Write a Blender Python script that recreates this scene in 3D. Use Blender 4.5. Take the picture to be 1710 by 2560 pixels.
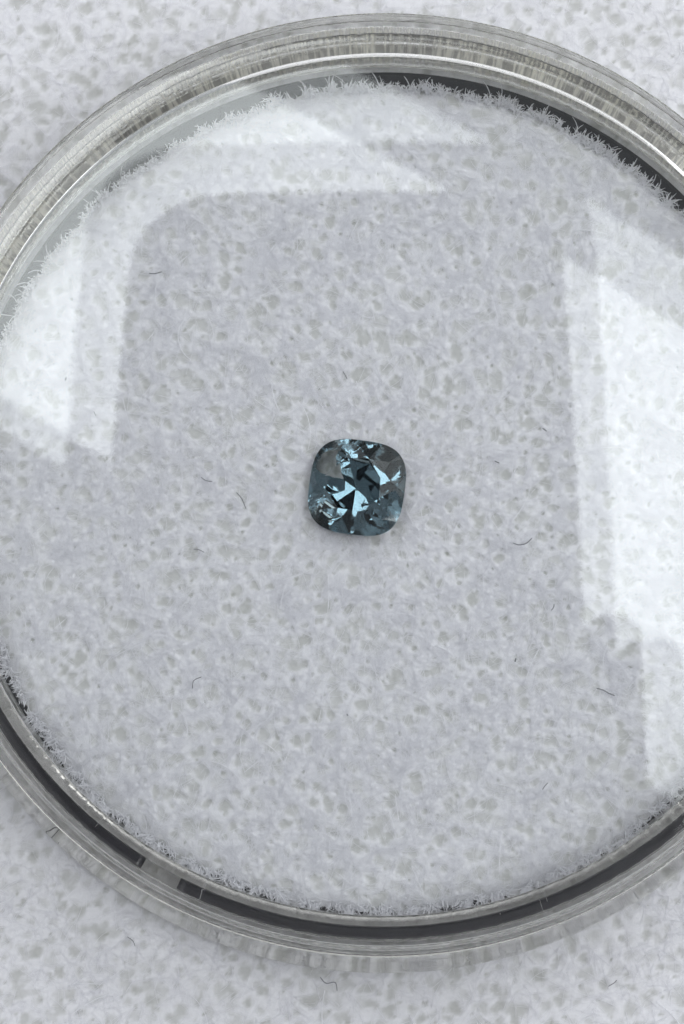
import bpy, math, random
import numpy as np
from mathutils import Vector, Matrix

# ---------------------------------------------------------------- scene, camera, light, exposure
# one Blender unit is one centimetre
S = bpy.context.scene
for o in list(bpy.data.objects):
    bpy.data.objects.remove(o)
S.unit_settings.system = 'METRIC'
S.unit_settings.scale_length = 0.01
rng = np.random.default_rng(7)
random.seed(7)
COL = S.collection

CAM = Vector((0.0, -1.6, 16.5))
AIM = Vector((-0.174, -0.131, 0.55))
PX = 607.0                                  # photograph pixels per cm at the rim of the jar
fw = (AIM - CAM)
DIST = fw.length
fw.normalize()
rt = fw.cross(Vector((0, 1, 0))).normalized()
up = rt.cross(fw)
cd = bpy.data.cameras.new('camera')
cam = bpy.data.objects.new('camera', cd)
COL.objects.link(cam)
m = Matrix((rt, up, -fw)).transposed().to_4x4()
m.translation = CAM
cam.matrix_world = m
cd.sensor_fit = 'VERTICAL'
cd.angle = 2 * math.atan(1280 / PX / DIST)
cd.clip_start = 0.1
cd.clip_end = 2000
cd.dof.use_dof = True
cd.dof.focus_distance = DIST + 0.25
cd.dof.aperture_fstop = 0.65
S.camera = cam

def at(px, py, z):
    """photograph pixel -> point on the level z"""
    d = fw + rt * ((px - 855) / PX / DIST) + up * ((1280 - py) / PX / DIST)
    return CAM + d * ((z - CAM.z) / d.z)

W = bpy.data.worlds.new('World')
S.world = W
W.use_nodes = True
bg = W.node_tree.nodes['Background']
bg.inputs['Color'].default_value = (0.93, 0.955, 1.0, 1)
bg.inputs['Strength'].default_value = 0.27

def area(name, loc, rot, sx, sy, watts, col):
    l = bpy.data.lights.new(name, 'AREA')
    l.shape = 'RECTANGLE'
    l.size, l.size_y = sx, sy
    l.energy = watts
    l.color = col
    o = bpy.data.objects.new(name, l)
    COL.objects.link(o)
    o.location = loc
    o.rotation_euler = rot
    return o

# the long bright skylight that is mirrored in the domed lid, and the window to the upper right
A = math.radians(-31)
nx, ny = -math.sin(A), math.cos(A)
cn = 16.0
area('skylight', (nx * cn, ny * cn, 100), (0, 0, A), 190, 36.5, 77000, (0.95, 0.985, 1.0))
for nm, dr, sx, sy, watts in (('window_right', (0.95, 0.45, 0.75), 110, 110, 42000),
                              ('fill_far', (0.30, 1.0, 0.75), 140, 110, 30000),  # added fill lamp for ambience, no window known there
                              ('fill_left', (-1.0, -0.25, 0.85), 100, 100, 9000)):  # weak fill lamp, added on the left without a real source
    wd = Vector(dr).normalized()
    w = area(nm, wd * 130, (0, 0, 0), sx, sy, watts, (0.965, 0.98, 1.0))
    w.rotation_euler = (-wd).to_track_quat('-Z', 'Y').to_euler()

S.render.engine = 'CYCLES'
cy = S.cycles
cy.max_bounces = 16
cy.transmission_bounces = 16
cy.transparent_max_bounces = 24
cy.glossy_bounces = 12
cy.diffuse_bounces = 3
cy.caustics_reflective = True
cy.caustics_refractive = True
cy.blur_glossy = 0.3
cy.sample_clamp_indirect = 8
cy.use_adaptive_sampling = True
cy.use_light_tree = False
cy.adaptive_threshold = 0.03
S.cycles_curves.shape = 'RIBBONS'
S.cycles_curves.subdivisions = 2
cy.use_denoising = True
cy.denoiser = 'OPENIMAGEDENOISE'
vs = S.view_settings
S.display_settings.display_device = 'sRGB'
vs.view_transform = 'Standard'
vs.look = 'None'
vs.gamma = 1
vs.use_curve_mapping = False
vs.exposure = 0.34

# ---------------------------------------------------------------- helpers
def mesh_obj(name, verts, faces, mat, parent=None, smooth=True):
    me = bpy.data.meshes.new(name)
    if isinstance(verts, np.ndarray):
        nf, k = faces.shape
        me.vertices.add(len(verts))
        me.vertices.foreach_set('co', verts.astype(np.float32).ravel())
        me.loops.add(nf * k)
        me.loops.foreach_set('vertex_index', faces.astype(np.int32).ravel())
        me.polygons.add(nf)
        me.polygons.foreach_set('loop_start', np.arange(0, nf * k, k, dtype=np.int32))
        me.update(calc_edges=True)
    else:
        me.from_pydata(verts, [], faces)
    me.validate()
    me.polygons.foreach_set('use_smooth', np.full(len(me.polygons), smooth))
    me.materials.append(mat)
    o = bpy.data.objects.new(name, me)
    COL.objects.link(o)
    if parent:
        o.parent = parent
    return o

def empty(name, loc=(0, 0, 0)):
    o = bpy.data.objects.new(name, None)
    o.empty_display_size = 0.1
    COL.objects.link(o)
    o.location = loc
    return o

def tag(o, label=None, cat=None, group=None, kind=None):
    if label: o['label'] = label
    if cat: o['category'] = cat
    if group: o['group'] = group
    if kind: o['kind'] = kind
    return o

def material(name):
    mt = bpy.data.materials.new(name)
    mt.use_nodes = True
    nt = mt.node_tree
    nt.nodes.clear()
    out = nt.nodes.new('ShaderNodeOutputMaterial')
    return mt, nt, out

def principled(name, col, rough=0.5, **kw):
    mt, nt, out = material(name)
    p = nt.nodes.new('ShaderNodeBsdfPrincipled')
    p.inputs['Base Color'].default_value = (*col, 1)
    p.inputs['Roughness'].default_value = rough
    for k, v in kw.items():
        p.inputs[k].default_value = v
    nt.links.new(p.outputs[0], out.inputs[0])
    return mt, nt, p

# ---------------------------------------------------------------- materials
def felt_material():
    mt, nt, out = material('felt')
    p = nt.nodes.new('ShaderNodeBsdfDiffuse')
    nt.links.new(p.outputs[0], out.inputs[0])
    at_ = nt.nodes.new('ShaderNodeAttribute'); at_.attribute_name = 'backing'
    tc = nt.nodes.new('ShaderNodeTexCoord')
    n1 = nt.nodes.new('ShaderNodeTexNoise'); n1.inputs['Scale'].default_value = 60; n1.inputs['Detail'].default_value = 6
    nt.links.new(tc.outputs['Object'], n1.inputs['Vector'])
    mx = nt.nodes.new('ShaderNodeMix'); mx.data_type = 'RGBA'
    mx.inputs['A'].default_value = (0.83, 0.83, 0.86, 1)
    mx.inputs['B'].default_value = (0.46, 0.465, 0.44, 1)      # the beige backing between the tufts, darkened to carry the pores' shade
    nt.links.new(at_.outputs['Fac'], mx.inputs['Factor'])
    m2 = nt.nodes.new('ShaderNodeMix'); m2.data_type = 'RGBA'; m2.blend_type = 'MULTIPLY'
    m2.inputs['Factor'].default_value = 0.16
    nt.links.new(mx.outputs['Result'], m2.inputs['A'])
    nt.links.new(n1.outputs['Fac'], m2.inputs['B'])
    nt.links.new(m2.outputs['Result'], p.inputs['Color'])
    nz = nt.nodes.new('ShaderNodeTexNoise'); nz.inputs['Scale'].default_value = 130; nz.inputs['Detail'].default_value = 4
    nt.links.new(tc.outputs['Object'], nz.inputs['Vector'])
    b = nt.nodes.new('ShaderNodeBump'); b.inputs['Strength'].default_value = 0.18; b.inputs['Distance'].default_value = 0.01
    nt.links.new(nz.outputs['Fac'], b.inputs['Height'])
    nt.links.new(b.outputs[0], p.inputs['Normal'])
    return mt
FELT = felt_material()

def fibre_material():
    mt, nt, out = material('felt_fibre')
    d = nt.nodes.new('ShaderNodeBsdfDiffuse'); d.inputs['Color'].default_value = (0.87, 0.87, 0.90, 1)
    t = nt.nodes.new('ShaderNodeBsdfTranslucent'); t.inputs['Color'].default_value = (0.86, 0.86, 0.90, 1)
    mx = nt.nodes.new('ShaderNodeMixShader'); mx.inputs[0].default_value = 0.35
    nt.links.new(d.outputs[0], mx.inputs[1]); nt.links.new(t.outputs[0], mx.inputs[2])
    nt.links.new(mx.outputs[0], out.inputs[0])
    return mt
FIBRE = fibre_material()

def acrylic_material(name, col, ior=1.49, streak=0.0):
    mt, nt, out = material(name)
    g = nt.nodes.new('ShaderNodeBsdfGlass')
    g.inputs['Color'].default_value = (*col, 1)
    g.inputs['IOR'].default_value = ior
    g.inputs['Roughness'].default_value = 0.0
    tc = nt.nodes.new('ShaderNodeTexCoord')
    nz = nt.nodes.new('ShaderNodeTexNoise'); nz.inputs['Scale'].default_value = 9; nz.inputs['Detail'].default_value = 5
    nt.links.new(tc.outputs['Object'], nz.inputs['Vector'])
    b = nt.nodes.new('ShaderNodeBump'); b.inputs['Strength'].default_value = 0.07; b.inputs['Distance'].default_value = 0.01
    nt.links.new(nz.outputs['Fac'], b.inputs['Height'])
    nt.links.new(b.outputs[0], g.inputs['Normal'])
    nt.links.new(g.outputs[0], out.inputs[0])
    return mt
ACRYLIC = acrylic_material('clear_acrylic', (0.997, 0.996, 0.99))

def window_material():
    mt, nt, out = material('clear_lid_window')
    tr = nt.nodes.new('ShaderNodeBsdfTransparent'); tr.inputs['Color'].default_value = (0.995, 0.998, 0.997, 1)
    gl = nt.nodes.new('ShaderNodeBsdfGlossy'); gl.inputs['Roughness'].default_value = 0.0
    gl.inputs['Color'].default_value = (0.97, 1, 1, 1)
    fr = nt.nodes.new('ShaderNodeFresnel'); fr.inputs['IOR'].default_value = 1.52
    geo = nt.nodes.new('ShaderNodeNewGeometry')
    # both faces mirror like the outside of a pane: the same index whichever side is hit
    md = nt.nodes.new('ShaderNodeMath'); md.operation = 'MULTIPLY_ADD'
    md.inputs[1].default_value = 1 / 1.52 - 1.52
    md.inputs[2].default_value = 1.52
    nt.links.new(geo.outputs['Backfacing'], md.inputs[0])
    nt.links.new(md.outputs[0], fr.inputs['IOR'])
    mx = nt.nodes.new('ShaderNodeMixShader')
    nt.links.new(fr.outputs[0], mx.inputs[0])
    nt.links.new(tr.outputs[0], mx.inputs[1]); nt.links.new(gl.outputs[0], mx.inputs[2])
    nt.links.new(mx.outputs[0], out.inputs[0])
    return mt
LIDGLASS = window_material()

def lit_streak_material():
    """wall faces of the jar: clear acrylic with fine upright moulding streaks, the cream light they catch painted in"""
    mt, nt, out = material('streaked_acrylic')
    N = nt.nodes.new; Lk = nt.links.new
    tc = N('ShaderNodeTexCoord'); sp = N('ShaderNodeSeparateXYZ'); Lk(tc.outputs['Object'], sp.inputs[0])
    an = N('ShaderNodeMath'); an.operation = 'ARCTAN2'; Lk(sp.outputs['Y'], an.inputs[0]); Lk(sp.outputs['X'], an.inputs[1])
    cb = N('ShaderNodeCombineXYZ')
    mz = N('ShaderNodeMath'); mz.operation = 'MULTIPLY'; mz.inputs[1].default_value = 0.035; Lk(sp.outputs['Z'], mz.inputs[0])
    Lk(an.outputs[0], cb.inputs['X']); Lk(mz.outputs[0], cb.inputs['Y'])
    n1 = N('ShaderNodeTexNoise'); n1.inputs['Scale'].default_value = 100; n1.inputs['Detail'].default_value = 3; Lk(cb.outputs[0], n1.inputs['Vector'])
    n2 = N('ShaderNodeTexNoise'); n2.inputs['Scale'].default_value = 7; n2.inputs['Detail'].default_value = 2; Lk(cb.outputs[0], n2.inputs['Vector'])
    r1 = N('ShaderNodeMapRange'); r1.inputs['From Min'].default_value = .46; r1.inputs['From Max'].default_value = .60; Lk(n1.outputs['Fac'], r1.inputs['Value'])
    r1.inputs['To Min'].default_value = STREAK[0]; r1.inputs['To Max'].default_value = STREAK[1]
    r2 = N('ShaderNodeMapRange'); r2.inputs['From Min'].default_value = .35; r2.inputs['From Max'].default_value = .6; Lk(n2.outputs['Fac'], r2.inputs['Value'])
    r2.inputs['To Min'].default_value = .55
    mu = N('ShaderNodeMath'); mu.operation = 'MULTIPLY'; Lk(r1.outputs[0], mu.inputs[0]); Lk(r2.outputs[0], mu.inputs[1])
    # the painted cream light fades out on the near half, so only the far wall glows
    hf = N('ShaderNodeMapRange'); hf.inputs['From Min'].default_value = -0.7; hf.inputs['From Max'].default_value = 0.5; Lk(sp.outputs['Y'], hf.inputs['Value'])
    mh = N('ShaderNodeMath'); mh.operation = 'MULTIPLY'; Lk(mu.outputs[0], mh.inputs[0]); Lk(hf.outputs[0], mh.inputs[1]); mu = mh
    g = N('ShaderNodeBsdfGlass'); g.inputs['Color'].default_value = (0.997, 0.996, 0.99, 1); g.inputs['IOR'].default_value = 1.49; g.inputs['Roughness'].default_value = 0
    d = N('ShaderNodeBsdfDiffuse'); d.inputs['Color'].default_value = (0.93, 0.915, 0.83, 1)
    t = N('ShaderNodeBsdfTranslucent'); t.inputs['Color'].default_value = (0.95, 0.94, 0.86, 1)
    m1 = N('ShaderNodeMixShader'); m1.inputs[0].default_value = .6; Lk(d.outputs[0], m1.inputs[1]); Lk(t.outputs[0], m1.inputs[2])
    m2 = N('ShaderNodeMixShader'); Lk(mu.outputs[0], m2.inputs[0]); Lk(g.outputs[0], m2.inputs[1]); Lk(m1.outputs[0], m2.inputs[2])
    b = N('ShaderNodeBump'); b.inputs['Strength'].default_value = .3; b.inputs['Distance'].default_value = .008
    Lk(n1.outputs['Fac'], b.inputs['Height']); Lk(b.outputs[0], g.inputs['Normal'])
    Lk(m2.outputs[0], out.inputs[0])
    return mt
STREAK = (0.36, 1.0)
STREAKED = lit_streak_material()

def streak_sides(o, r0, r1, sgn=-1):
    """streaks on the upright faces that look inwards between two radii"""
    o.data.materials.append(STREAKED)
    for f in o.data.polygons:
        f.material_index = 1 if abs(f.normal.z) < .4 and r0 < f.center.xy.length < r1 and f.normal.xy.dot(f.center.xy) * sgn > 0 else 0

RINGMAT, _nt, _p = principled('dark_ring_plastic', (0.035, 0.035, 0.05), 0.3)
BLACK, _nt, _p = principled('black_foam', (0.018, 0.018, 0.022), 0.8)
LINT, _nt, _p = principled('dark_lint', (0.20, 0.20, 0.215), 0.7)
PHONEMAT, _nt, _p = principled('phone_black', (0.012, 0.012, 0.014), 0.45)
TABMAT, _nt, _p = principled('frosted_plastic', (0.82, 0.82, 0.85), 0.5)
_p.inputs['Transmission Weight'].default_value = 0.25

def gem_material(name, refr, refl):
    """clear corundum: separate tints for what passes a facet and what is mirrored inside"""
    mt, nt, out = material(name)
    N = nt.nodes.new; Lk = nt.links.new
    rf = N('ShaderNodeBsdfRefraction'); rf.inputs['Color'].default_value = (*refr, 1); rf.inputs['IOR'].default_value = 1.77; rf.inputs['Roughness'].default_value = 0
    gl = N('ShaderNodeBsdfGlossy'); gl.inputs['Color'].default_value = (*refl, 1); gl.inputs['Roughness'].default_value = 0
    fr = N('ShaderNodeFresnel'); fr.inputs['IOR'].default_value = 1.77
    mx = N('ShaderNodeMixShader'); Lk(fr.outputs[0], mx.inputs[0]); Lk(rf.outputs[0], mx.inputs[1]); Lk(gl.outputs[0], mx.inputs[2])
    Lk(mx.outputs[0], out.inputs[0])
    return mt
GEM = gem_material('sapphire_crown', (0.86, 0.875, 0.855), (0.64, 0.68, 0.69))
GEMP_MAT = gem_material('sapphire_pavilion', (0.16, 0.19, 0.19), (0.43, 0.525, 0.585))  # near-black passing tint paints the shade seen through the pavilion

# ---------------------------------------------------------------- felt height field (cm), shared by cloth and pad
def smooth_noise(n, cells, seed):
    r = np.random.default_rng(seed)
    g = r.random((cells + 2, cells + 2))
    t = np.linspace(0, cells, n, endpoint=False)
    i = t.astype(int); f = t - i; f = f * f * (3 - 2 * f)
    a = g[i][:, i] * (1 - f)[None, :] + g[i][:, i + 1] * f[None, :]
    b = g[i + 1][:, i] * (1 - f)[None, :] + g[i + 1][:, i + 1] * f[None, :]
    return a * (1 - f)[:, None] + b * f[:, None]

FN, FS = 1400, 7.0                      # samples, side of the square patch in cm
STEP = FS / FN
def build_field(seed):
    r = np.random.default_rng(seed)
    pore = np.zeros((FN, FN))
    wob = smooth_noise(FN, 230, seed + 1) - .5
    wob2 = smooth_noise(FN, 560, seed + 2) - .5
    dens = smooth_noise(FN, 22, seed + 8)
    for cell, skip, big in ((0.070, 0.06, True), (0.085, 0.25, False)):
      n = int(FS / cell)
      for iy in range(n + 1):
        for ix in range(n + 1):
            if r.random() < skip: continue
            cx = (ix + 0.5 * (iy % 2) + 0.85 * (r.random() - .5)) * cell; cyy = (iy + 0.85 * (r.random() - .5)) * cell
            jx, jy = int(cx / STEP), int(cyy / STEP)
            if not (0 <= jx < FN and 0 <= jy < FN): continue
            rad = 0.014 + 0.019 * r.random() ** 1.2 + 0.005 * dens[jy, jx] if big else 0.005 + 0.006 * r.random()
            dep = 0.30 + 0.45 * r.random() if big else 0.5 + 0.5 * r.random()
            e = 0.75 + 0.5 * r.random(); th = r.random() * 3.14
            k = int(rad * 2.4 / STEP) + 2
            x0, x1 = max(jx - k, 0), min(jx + k, FN); y0, y1 = max(jy - k, 0), min(jy + k, FN)
            if x1 <= x0 or y1 <= y0: continue
            X = (np.arange(x0, x1) * STEP - cx)[None, :]; Y = (np.arange(y0, y1) * STEP - cyy)[:, None]
            c, s = math.cos(th), math.sin(th)
            d = np.sqrt(((X * c + Y * s) / e) ** 2 + ((-X * s + Y * c) * e) ** 2) / rad
            d = d + wob[y0:y1, x0:x1] * 0.7 + wob2[y0:y1, x0:x1] * 0.9
            v = np.clip((1.35 - d) / 0.9, 0, 1)
            v = v * v * (3 - 2 * v) * dep
            pore[y0:y1, x0:x1] = np.maximum(pore[y0:y1, x0:x1], v)
    base = (smooth_noise(FN, 26, seed + 3) - .5) * 0.005 + (smooth_noise(FN, 90, seed + 4) - .5) * 0.003 \
         + (smooth_noise(FN, 350, seed + 5) - .5) * 0.003 + (smooth_noise(FN, 700, seed + 6) - .5) * 0.003
    return pore, base

def sampler(arr):
    def f(x, y):
        i = np.clip(((x + FS / 2) / STEP), 0, FN - 2); j = np.clip(((y + FS / 2) / STEP), 0, FN - 2)
        a = i.astype(int); b = j.astype(int); u = i - a; v = j - b
        return (arr[b, a] * (1 - u) + arr[b, a + 1] * u) * (1 - v) + (arr[b + 1, a] * (1 - u) + arr[b + 1, a + 1] * u) * v
    return f

PIT = 0.009
p1, b1 = build_field(11)
p2, b2 = build_field(47)
cloth_pore, cloth_base = sampler(p1), sampler(b1)
pad_pore, pad_base = sampler(p2), sampler(b2)

def add_attr(o, vals):
    a = o.data.attributes.new('backing', 'FLOAT', 'POINT')
    a.data.foreach_set('value', vals.astype(np.float32))

def fibres(name, P, radius, mat, parent):
    """P: (n, k, 3) strand points -> one hair-curves object"""
    n, k, _ = P.shape
    hc = bpy.data.hair_curves.new(name)
    hc.add_curves([k] * n)
    hc.points.foreach_set('position', P.astype(np.float32).ravel())
    rad = np.repeat(radius[:, None], k, 1)
    rad[:, -1] *= 0.4
    hc.points.foreach_set('radius', rad.astype(np.float32).ravel())
    hc.materials.append(mat)
    o = bpy.data.objects.new(name, hc)
    COL.objects.link(o)
    o.parent = parent
    o['kind'] = 'stuff'
    return o

def nap(n, inside, pore, hfun, lift, seed, lmin=0.035, lmax=0.14, reject=0.96):
    r = np.random.default_rng(seed)
    K = 6
    xy = inside(r, n)
    n = len(xy)
    th = r.random(n) * 2 * math.pi
    L = lmin + (lmax - lmin) * r.random(n) ** 1.8
    curl = r.normal(0, 2.6, n)
    s = np.linspace(-.5, .5, K)[None, :]
    ang = th[:, None] + curl[:, None] * s * L[:, None] * 2
    dx = np.cos(ang) * (L / (K - 1))[:, None]; dy = np.sin(ang) * (L / (K - 1))[:, None]
    X = xy[:, :1] + np.cumsum(dx, 1) - dx.sum(1, keepdims=True) / 2
    Y = xy[:, 1:] + np.cumsum(dy, 1) - dy.sum(1, keepdims=True) / 2
    pv = pore(X, Y)
    cover = pv.mean(1) * .4 + pv.max(1) * .5
    keep = r.random(n) > np.clip(cover * 2.2, 0, reject)
    X, Y, L = X[keep], Y[keep], L[keep]
    H = hfun(X, Y)
    n = len(X)
    # strands ride on the tufts and sag a little over the hollows
    Z = H + pore(X, Y) * PIT * 0.6 + lift * (0.15 + r.random((n, 1))) + (r.random((n, 1)) ** 6) * 0.02 * np.linspace(0, 1, K)[None, :]
    return np.stack([X, Y, Z], 2), L

# ---------------------------------------------------------------- the felt cloth under the jar
def axis_coords(half, fine, lim):
    c = list(np.arange(-fine, fine + 1e-6, 0.012))
    out = []
    v, st = fine, 0.03
    while v < half:
        v += st; st *= 1.25; out.append(min(v, half))
    return np.array([-q for q in reversed(out)] + c + out)

xs = axis_coords(9, 1.95, 0) ; ys = axis_coords(9, 2.6, 0)
GX, GY = np.meshgrid(xs, ys)
cz = cloth_base(GX, GY) - PIT * cloth_pore(GX, GY)
V = np.stack([GX.ravel(), GY.ravel(), cz.ravel()], 1)
nx_, ny_ = len(xs), len(ys)
I = np.arange((ny_ - 1) * nx_).reshape(ny_ - 1, nx_)[:, :-1].ravel()
F = np.stack([I, I + 1, I + 1 + nx_, I + nx_], 1)
rr = np.hypot(V[:, 0], V[:, 1])
F = F[(rr[F].min(1) > 1.70)]
# a plain disc closes the cloth under the jar, out of sight beneath the pad
used = np.unique(F); remap = -np.ones(len(V), int); remap[used] = np.arange(len(used))
cloth = mesh_obj('felt_cloth', V[used], remap[F], FELT)
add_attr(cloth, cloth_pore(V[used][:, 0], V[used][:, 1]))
tag(cloth, 'white fibrous felt cloth under the clear round jar', 'cloth', kind='structure')
na = 96
dv = [(0, 0, -0.03)] + [(1.76 * math.cos(2 * math.pi * i / na), 1.76 * math.sin(2 * math.pi * i / na), -0.03) for i in range(na)]
df = [(0, 1 + i, 1 + (i + 1) % na) for i in range(na)]
mesh_obj('cloth_lining', dv, df, FELT, cloth)

def cloth_area(r, n):
    x = r.uniform(-1.95, 1.95, n); y = r.uniform(-2.55, 2.5, n)
    k = np.hypot(x, y) > 1.86
    return np.stack([x[k], y[k]], 1)
ch = lambda x, y: cloth_base(x, y) - PIT * cloth_pore(x, y)
P, L = nap(62000, cloth_area, cloth_pore, ch, 0.008, 5)
fibres('fibre_nap', P, 0.00035 + 0.0006 * rng.random(len(P)) ** 2, FIBRE, cloth)

P, L = nap(420, cloth_area, cloth_pore, ch, 0.022, 33, 0.07, 0.20)
fibres('loose_fibres', P, 0.0011 + 0.0007 * rng.random(len(P)), FIBRE, cloth)

# ---------------------------------------------------------------- the felt pad in the jar
PAD_R, PAD_Z = 1.745, 0.25
GEMP = at(897, 1222, PAD_Z + 0.1)
pad = empty('felt_pad', (0, 0, 0.09))
tag(pad, 'round white felt pad with frayed edge inside the jar under the gemstone', 'pad')
PO = Vector((0, -0.035, 0))
nr, nt_ = 215, 1000
th = np.linspace(0, 2 * math.pi, nt_, endpoint=False)
ew = np.random.default_rng(3)
edge = np.zeros(nt_)
for kf, am in ((5, .006), (11, .005), (23, .006), (47, .006), (90, .006), (170, .005), (310, .004)):
    edge += am * np.sin(kf * th + ew.random() * 6.28)
RR = np.linspace(0.004, 1, nr)[:, None]
Rad = RR * (PAD_R + edge[None, :] * np.clip((RR - .9) / .1, 0, 1))
X = Rad * np.cos(th)[None, :]; Y = Rad * np.sin(th)[None, :] + PO.y
def pad_h(x, y):
    dg = np.hypot(x - GEMP.x, y - GEMP.y)
    dent = 0.155 * np.clip(1 - dg / 0.185, 0, 1)
    calm = np.clip((dg - .12) / .2, .15, 1)
    rr = np.hypot(x, y - PO.y)
    droop = 0.05 * np.clip((rr - (PAD_R - .10)) / .10, 0, 1.3) ** 2
    return PAD_Z + pad_base(x, y) * (0.4 + .6 * calm) - PIT * pad_pore(x, y) * calm - dent - droop
Z = pad_h(X, Y)
# the side of the top layer
side = np.stack([X[-1], Y[-1], np.full(nt_, PAD_Z - 0.10)], 1)
Vt = np.concatenate([np.stack([X.ravel(), Y.ravel(), Z.ravel()], 1), side])
I = (np.arange(nr)[:, None] * nt_ + np.arange(nt_)[None, :])
J = (np.arange(nr)[:, None] * nt_ + (np.arange(nt_)[None, :] + 1) % nt_)
F = np.stack([I.ravel(), (I + nt_).ravel(), (J + nt_).ravel(), J.ravel()], 1)
Vt[:, 2] -= 0.09
top = mesh_obj('felt_layer', Vt, F, FELT, pad)
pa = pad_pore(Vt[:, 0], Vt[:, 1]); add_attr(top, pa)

def pad_area(r, n):
    a = r.random(n) * 2 * math.pi; q = np.sqrt(r.random(n)) * (PAD_R - .01)
    x, y = q * np.cos(a), q * np.sin(a) + PO.y
    k = np.hypot(x - GEMP.x, y - GEMP.y) > .17
    return np.stack([x[k], y[k]], 1)
P, L = nap(100000, pad_area, pad_pore, pad_h, 0.008, 9)
P[:, :, 2] -= 0.09
fibres('fibre_nap', P, 0.00035 + 0.0006 * rng.random(len(P)) ** 2, FIBRE, pad)
P, L = nap(420, pad_area, pad_pore, pad_h, 0.022, 31, 0.07, 0.20)
P[:, :, 2] -= 0.085
fibres('loose_fibres', P, 0.0011 + 0.0007 * rng.random(len(P)), FIBRE, pad)
# frayed edge: strands that stand out over the rim of the pad
nt2, per, K = 1300, 9, 5
ne = nt2 * per
r = np.random.default_rng(21)
ta = np.sort(r.random(nt2)) * 2 * math.pi
clump = 0.5 + 0.5 * np.sin(ta * 37 + 2 * np.sin(ta * 11)) * np.sin(ta * 83)
tdir = r.normal(0, .8, nt2); tlen = (0.014 + (0.012 + .034 * clump) * r.random(nt2)) * (1 - .6 * np.exp(-((ta - 2.45) / .6) ** 2))
a = np.repeat(ta, per) + r.normal(0, .004, ne)
Ln = np.repeat(tlen, per) * (0.5 + r.random(ne)) + (r.random(ne) > .993) * 0.06
rot = a + np.repeat(tdir, per) + r.normal(0, .28, ne)
s = np.linspace(0, 1, K)[None, :]
r0 = PAD_R - 0.030 * r.random(ne) + np.interp(a % (2 * math.pi), th, edge)
bend = r.normal(0, .5, (ne, 1))
X = (r0 * np.cos(a))[:, None] + Ln[:, None] * s * np.cos(rot[:, None] + bend * s)
Y = (r0 * np.sin(a))[:, None] + PO.y + Ln[:, None] * s * np.sin(rot[:, None] + bend * s)
Zs = (PAD_Z - 0.045 * r.random(ne) - 0.005)[:, None] + 0.015 * s * r.normal(0.2, 1, (ne, 1)) - 0.09
fibres('frayed_edge', np.stack([X, Y, Zs], 2), 0.0009 + 0.0012 * r.random(ne), FIBRE, pad)
# the black foam backing of the pad
nb = 200
prof = [(1.2, 0.0), (1.77, 0.0), (1.785, 0.02), (1.785, 0.08), (1.77, 0.095), (1.2, 0.095)]
def lathe(prof, n, wob=None):
    V, F = [], []
    k = len(prof)
    for i in range(n):
        t = 2 * math.pi * i / n
        for j, (q, z) in enumerate(prof):
            d = wob(t, j) if (wob and q > .5) else 0
            V.append(((q + d) * math.cos(t), (q + d) * math.sin(t), z))
    for i in range(n):
        i2 = (i + 1) % n
        for j in range(k - 1):
            if prof[j][0] == 0 and prof[j + 1][0] == 0: continue
            F.append((i * k + j, i2 * k + j, i2 * k + j + 1, i * k + j + 1))
    return V, F
def lathe_closed(prof, n, wob=None):
    V, F = lathe(prof, n, wob)
    k = len(prof)
    for i in range(n):
        i2 = (i + 1) % n
        F.append((i * k + k - 1, i2 * k + k - 1, i2 * k, i * k))
    return V, F
V, F = lathe_closed(prof, nb)
mesh_obj('foam_backing', V, F, BLACK, pad, smooth=False)

# ---------------------------------------------------------------- the jar: base and domed lid
def rounded(pts, rad, seg=4):
    """round the corners of a closed (r, z) outline"""
    out = []
    n = len(pts)
    for i in range(n):
        p0, p, p2 = Vector(pts[i - 1]), Vector(pts[i]), Vector(pts[(i + 1) % n])
        rd = rad[i] if isinstance(rad, (list, tuple)) else rad
        a_, b_ = (p0 - p), (p2 - p)
        ra = min(rd, a_.length * .45, b_.length * .45)
        s0, s1 = p + a_.normalized() * ra, p + b_.normalized() * ra
        for q in range(seg + 1):
            t = q / seg
            v = s0 * (1 - t) ** 2 + p * 2 * t * (1 - t) + s1 * t * t
            out.append((v.x, v.y))
    return out

sr = np.random.default_rng(5)
phs = sr.random(40) * 6.28
frq = sr.integers(60, 330, 40)
amp = 0.00025 * sr.random(40)
def striae(t, j):
    return float(np.sum(amp * np.sin(frq * t + phs)))

jar = empty('jar')
tag(jar, 'low clear acrylic jar base holding the felt pad on the white cloth', 'jar')
wall = rounded([(1.815, 0.122), (1.888, 0.122), (1.885, 0.45), (1.82, 0.45)], 0.012)
V, F = lathe_closed(wall, 960, striae)
streak_sides(mesh_obj('wall', V, F, ACRYLIC, jar), 1.87, 1.90, 1)
flange = rounded([(1.80, 0.02), (2.03, 0.02), (2.03, 0.09), (2.00, 0.112), (1.93, 0.112), (1.915, 0.066), (1.80, 0.066)], 0.012)
V, F = lathe_closed(flange, 480)
mesh_obj('flange', V, F, ACRYLIC, jar)
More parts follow.
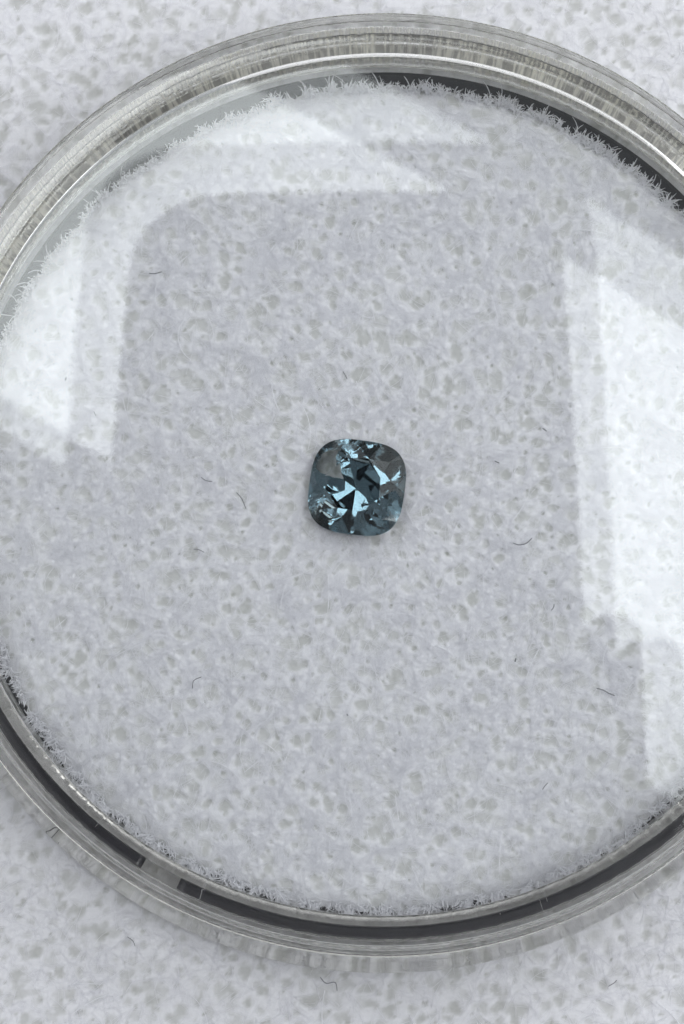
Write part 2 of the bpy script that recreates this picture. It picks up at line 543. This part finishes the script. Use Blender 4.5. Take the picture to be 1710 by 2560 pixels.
# the black split ring under the wall, open at the lower left
def split_ring(r0, r1, z0, z1, a0, a1, n=360):
    V, F = [], []
    sec = rounded([(r0, z0), (r1, z0), (r1, z1), (r0, z1)], 0.012, 3)
    k = len(sec)
    for i in range(n + 1):
        t = a0 + (a1 - a0) * i / n
        for q, z in sec:
            V.append((q * math.cos(t), q * math.sin(t), z))
    for i in range(n):
        for j in range(k):
            j2 = (j + 1) % k
            F.append((i * k + j, i * k + k + j, i * k + k + j2, i * k + j2))
    F.append(tuple(range(k))); F.append(tuple(reversed(range(n * k, n * k + k))))
    return V, F
GAP = math.radians(240.0)
V, F = split_ring(1.850, 1.895, 0.070, 0.118, GAP + math.radians(2.6), GAP + 2 * math.pi - math.radians(2.6))
tag(mesh_obj('split_ring', V, F, RINGMAT, jar), 'dark navy split ring seen through the clear rim')
V, F = lathe([(0, 0.022), (1.78, 0.022), (1.795, 0.03), (1.795, 0.078), (1.78, 0.086), (0, 0.086)], 240)
mesh_obj('floor_plate', V, F, ACRYLIC, jar)

lid = empty('domed_cover', (0, 0, 0.13))
tag(lid, 'domed clear lid with thick rounded rim closing the jar over the gemstone', 'cover')
rim = rounded([(1.905, 0.14), (1.955, 0.14), (1.955, 0.575), (1.83, 0.59), (1.785, 0.555), (1.785, 0.48), (1.905, 0.47)],
              [.006, .006, .02, .006, .005, .008, .006], 4)
V, F = lathe_closed([(q, z - .13) for q, z in rim], 480)
streak_sides(mesh_obj('rim', V, F, ACRYLIC, lid), 1.89, 1.92)
# the domed window: outer face of radius 14.4 cm, flatter inner face
def cap(rho, zedge, R, n):
    zc = zedge - math.sqrt(rho * rho - R * R)
    return [(q, zc + math.sqrt(rho * rho - q * q)) for q in np.linspace(0.0, R, n)]
RW = 1.783
outer = cap(14.4, 0.548, RW, 40)
inner = cap(20.0, 0.49, RW, 40)
for inside_, pr in ((False, outer), (True, inner)):
    V, F = lathe([(max(q, 1e-4), z - .13) for q, z in pr], 256)
    if inside_:
        F = [tuple(reversed(f)) for f in F]
    mesh_obj('window_face', V, [tuple(reversed(f)) for f in F], LIDGLASS, lid)

# ---------------------------------------------------------------- gemstone
def cushion(t, a, n=3.1):
    c, s = math.cos(t), math.sin(t)
    return a / ((abs(c) ** n + abs(s) ** n) ** (1 / n))
LOWZ, LOWA = 0.50, -0.09
gem = empty('gemstone', (GEMP.x, GEMP.y, PAD_Z - 0.125))
tag(gem, 'small faceted cushion cut blue grey gemstone on the white pad', 'gemstone')
GA = 0.2
G0 = math.radians(22.5 / 2)
def ring(k, off, f, z, n=3.1):
    return [(cushion(off + 2 * math.pi * i / k, GA * f, n) * math.cos(off + 2 * math.pi * i / k),
             cushion(off + 2 * math.pi * i / k, GA * f, n) * math.sin(off + 2 * math.pi * i / k), z) for i in range(k)]
zc, zg0, zg1, zt = 0.0, 0.172, 0.182, 0.238      # culet, girdle, table
gird = 64
g0, g1 = ring(gird, 0, 1, zg0), ring(gird, 0, 1, zg1)
jit = np.random.default_rng(5)
def jitter(pts, a, z=0.0):
    return [(x + a * jit.normal(), y + a * jit.normal(), zz + z * jit.normal()) for x, y, zz in pts]
tbl = [(x - 0.010, y + 0.004, z) for x, y, z in jitter(ring(8, math.radians(22.5), 0.575, zt, 2.3), .004)]
mid = jitter(ring(8, 0, 0.80, zt - 0.024, 2.7), .006, .002)
def facets(name, V, F, mt):
    """facets with their normals turned outwards"""
    c = Vector((0, 0, zg1 * .8)); G = []
    for f in F:
        p = [Vector(V[i]) for i in f]
        n = (p[1] - p[0]).cross(p[2] - p[0])
        G.append(tuple(f) if n.dot(sum(p, Vector()) / len(p) - c) > 0 else tuple(reversed(f)))
    return mesh_obj(name, V, G, mt, gem, False)
# table
facets('table', tbl, [tuple(range(8))], GEM)
# crown: stars, kites and halves
Vc = tbl + mid + g1
T0, M0, R0 = 0, 8, 16
Fc = []
for i in range(8):
    j = (i + 1) % 8
    ti, tp = T0 + i, T0 + (i - 1) % 8          # table corner i lies at 22.5 + 45 i, mid i at 45 i
    Fc.append((M0 + i, ti, tp))                 # star
    gi = 8 * i
    gk = (gi + 4) % gird                        # girdle point under table corner i
    # kite split along its axis
    Fc.append((ti, M0 + i, R0 + gk)); Fc.append((ti, R0 + gk, M0 + j))
    for q in range(4):
        Fc.append((M0 + i, R0 + gi + q, R0 + (gi + q + 1) % gird))
        Fc.append((M0 + j, R0 + (gi + 4 + q) % gird, R0 + (gi + 5 + q) % gird))
facets('crown', Vc, Fc, GEM)
Fg = [(i, (i + 1) % gird, gird + (i + 1) % gird, gird + i) for i in range(gird)]
facets('girdle', g0 + g1, Fg, GEM)
low = [(x, y, zg0 * (LOWZ + LOWA * math.cos(2 * (math.atan2(y, x) + 0.54))) + 0.002 * jit.normal())
       for x, y, z in jitter(ring(8, math.radians(22.5), 0.55, 0, 2.5), .005)]
Vp = [(-0.010, 0.005, zc)] + low + g0
Fp = []
for i in range(8):
    j = (i + 1) % 8
    gi = (8 * i + 4) % gird
    Fp.append((0, 1 + j, 1 + i))
    gm = (gi + 4) % gird
    Fp.append((1 + i, 1 + j, 9 + gm))
    for q in range(4):
        Fp.append((1 + i, 9 + (gi + q + 1) % gird, 9 + (gi + q) % gird))
        Fp.append((1 + j, 9 + (gm + q + 1) % gird, 9 + (gm + q) % gird))
facets('pavilion', Vp, Fp, GEMP_MAT)
gem.rotation_euler = (math.radians(-3), math.radians(-3), math.radians(-8))

# ---------------------------------------------------------------- dark lint on pad and cloth
def lint(pts, on_pad, rad, label):
    n = len(pts)
    # smooth path through the given pixels
    Q = []
    for i in range(n - 1):
        for q in range(5):
            t = q / 5
            p0 = pts[max(i - 1, 0)]; p1_ = pts[i]; p2_ = pts[i + 1]; p3 = pts[min(i + 2, n - 1)]
            Q.append(tuple(.5 * (2 * p1_[k] + (p2_[k] - p0[k]) * t + (2 * p0[k] - 5 * p1_[k] + 4 * p2_[k] - p3[k]) * t * t
                     + (3 * p1_[k] - p0[k] - 3 * p2_[k] + p3[k]) * t ** 3) for k in (0, 1)))
    Q.append(pts[-1])
    zf = PAD_Z if on_pad else 0.0
    W_ = [at(x, y, zf + 0.035) for x, y in Q]
    base = W_[len(W_) // 2].copy()
    V, F = [], []
    for i, p in enumerate(W_):
        d = (W_[min(i + 1, len(W_) - 1)] - W_[max(i - 1, 0)]).normalized()
        s = d.cross(Vector((0, 0, 1))).normalized(); u = s.cross(d)
        rr = rad * 0.66 * (0.5 if i in (0, len(W_) - 1) else 1)
        for q in range(5):
            a = 2 * math.pi * q / 5
            V.append(tuple(p - base + (s * math.cos(a) + u * math.sin(a)) * rr))
    for i in range(len(W_) - 1):
        for q in range(5):
            F.append((i * 5 + q, i * 5 + (q + 1) % 5, i * 5 + 5 + (q + 1) % 5, i * 5 + 5 + q))
    F.append(tuple(range(5))); F.append(tuple(range(len(V) - 1, len(V) - 6, -1)))
    o = mesh_obj('lint_fibre', V, F, LINT)
    o.location = base
    tag(o, label, 'lint', 'dark lint fibres on the felt')

LINTS = [
 ([(372, 683), (387, 684), (405, 679)], 1, .0035, 'short dark lint fibre on the pad below the upper left bright reflection'),
 ([(502, 1192), (514, 1201), (531, 1204)], 1, .0028, 'small dark lint curl left of the gemstone, upper of the nearest two'),
 ([(591, 1231), (604, 1246), (615, 1272)], 1, .0032, 'longest dark lint fibre just left of the gemstone'),
 ([(484, 1373), (497, 1374), (511, 1381)], 1, .0026, 'faint short lint fibre lower left of the gemstone'),
 ([(481, 1722), (484, 1702), (504, 1692)], 1, .0030, 'grey hooked lint fibre on the lower left part of the pad'),
 ([(1282, 1357), (1298, 1362), (1316, 1358), (1330, 1345)], 1, .0034, 'smile shaped grey lint fibre right of and below the gemstone'),
 ([(1491, 1720), (1510, 1726), (1522, 1733), (1537, 1739)], 1, .0036, 'wavy dark lint fibre at the lower right of the pad'),
 ([(1287, 1655), (1290, 1645)], 1, .0055, 'tiny black speck on the pad below the smile shaped lint'),
 ([(1378, 1526), (1384, 1518), (1385, 1510)], 1, .0034, 'short dark lint at the edge of the right bright reflection'),
 ([(1356, 1974), (1362, 1965), (1370, 1957)], 1, .0028, 'faint short lint near the lower edge of the pad'),
 ([(163, 952), (166, 942)], 1, .0055, 'dark grey speck in the left bright reflection'),
 ([(234, 1028), (240, 1040)], 1, .0028, 'tiny bent lint in the left bright reflection'),
 ([(857, 928), (863, 938), (868, 948)], 1, .0028, 'short thin lint above the gemstone'),
 ([(1356, 1070), (1367, 1078)], 1, .0040, 'short dark speck left of the right bright reflection'),
 ([(1236, 1152), (1249, 1158)], 1, .0040, 'small bluish dark speck right of the gemstone'),
 ([(867, 1784), (870, 1790)], 1, .0035, 'pinpoint dark speck on the pad straight below the gemstone'),
 ([(1655, 2026), (1660, 2040), (1657, 2056)], 1, .0034, 'dark lint fibre at the lower right edge of the pad'),
 ([(120, 2072), (150, 2070), (132, 2096), (155, 2100)], 0, .0036, 'looped dark lint on the cloth beside the jar at lower left'),
 ([(297, 2168), (300, 2188)], 0, .0036, 'short dark lint on the cloth beside the white tab of the jar'),
 ([(800, 2442), (815, 2458), (838, 2456), (843, 2478)], 0, .0034, 'zigzag grey lint on the cloth below the jar'),
 ([(318, 2342), (332, 2352), (338, 2366)], 0, .0026, 'faint lint curl on the cloth at the lower left'),
 ([(1520, 2466), (1534, 2458), (1542, 2450)], 0, .0030, 'short lint on the cloth at the lower right'),
]
for args in LINTS:
    lint(*args)

# ---------------------------------------------------------------- the phone that takes the picture, mirrored dark in the lid
def rounded_slab(x0, x1, y0, y1, z0, z1, rc, seg=10):
    o = []
    for cx, cyy, a0 in ((x1 - rc, y1 - rc, 0), (x0 + rc, y1 - rc, 90), (x0 + rc, y0 + rc, 180), (x1 - rc, y0 + rc, 270)):
        for i in range(seg + 1):
            a = math.radians(a0 + 90 * i / seg)
            o.append((cx + rc * math.cos(a), cyy + rc * math.sin(a)))
    n = len(o)
    V = [(x, y, z0) for x, y in o] + [(x, y, z1) for x, y in o]
    F = [tuple(reversed(range(n))), tuple(range(n, 2 * n))] + [(i, (i + 1) % n, n + (i + 1) % n, n + i) for i in range(n)]
    return V, F
phone = empty('smartphone', (0, -1.6, 16.9))
phone.rotation_euler = (math.radians(15), 0, 0)
tag(phone, 'black smartphone held above the jar, mirrored as the dark shape in the lid', 'smartphone')
V, F = rounded_slab(-5.1, 3.55, -4.5 + 1.6, 8.2 + 1.6, 0.0, 0.85, 1.7)
mesh_obj('body', V, F, PHONEMAT, phone, False)
V, F = rounded_slab(3.55, 4.6, -4.0 + 1.6, -0.7 + 1.6, 0.1, 0.9, 0.4)  # unseen block in place of the fingers, added to darken the lid's reflection
mesh_obj('finger_block', V, F, PHONEMAT, phone, False)
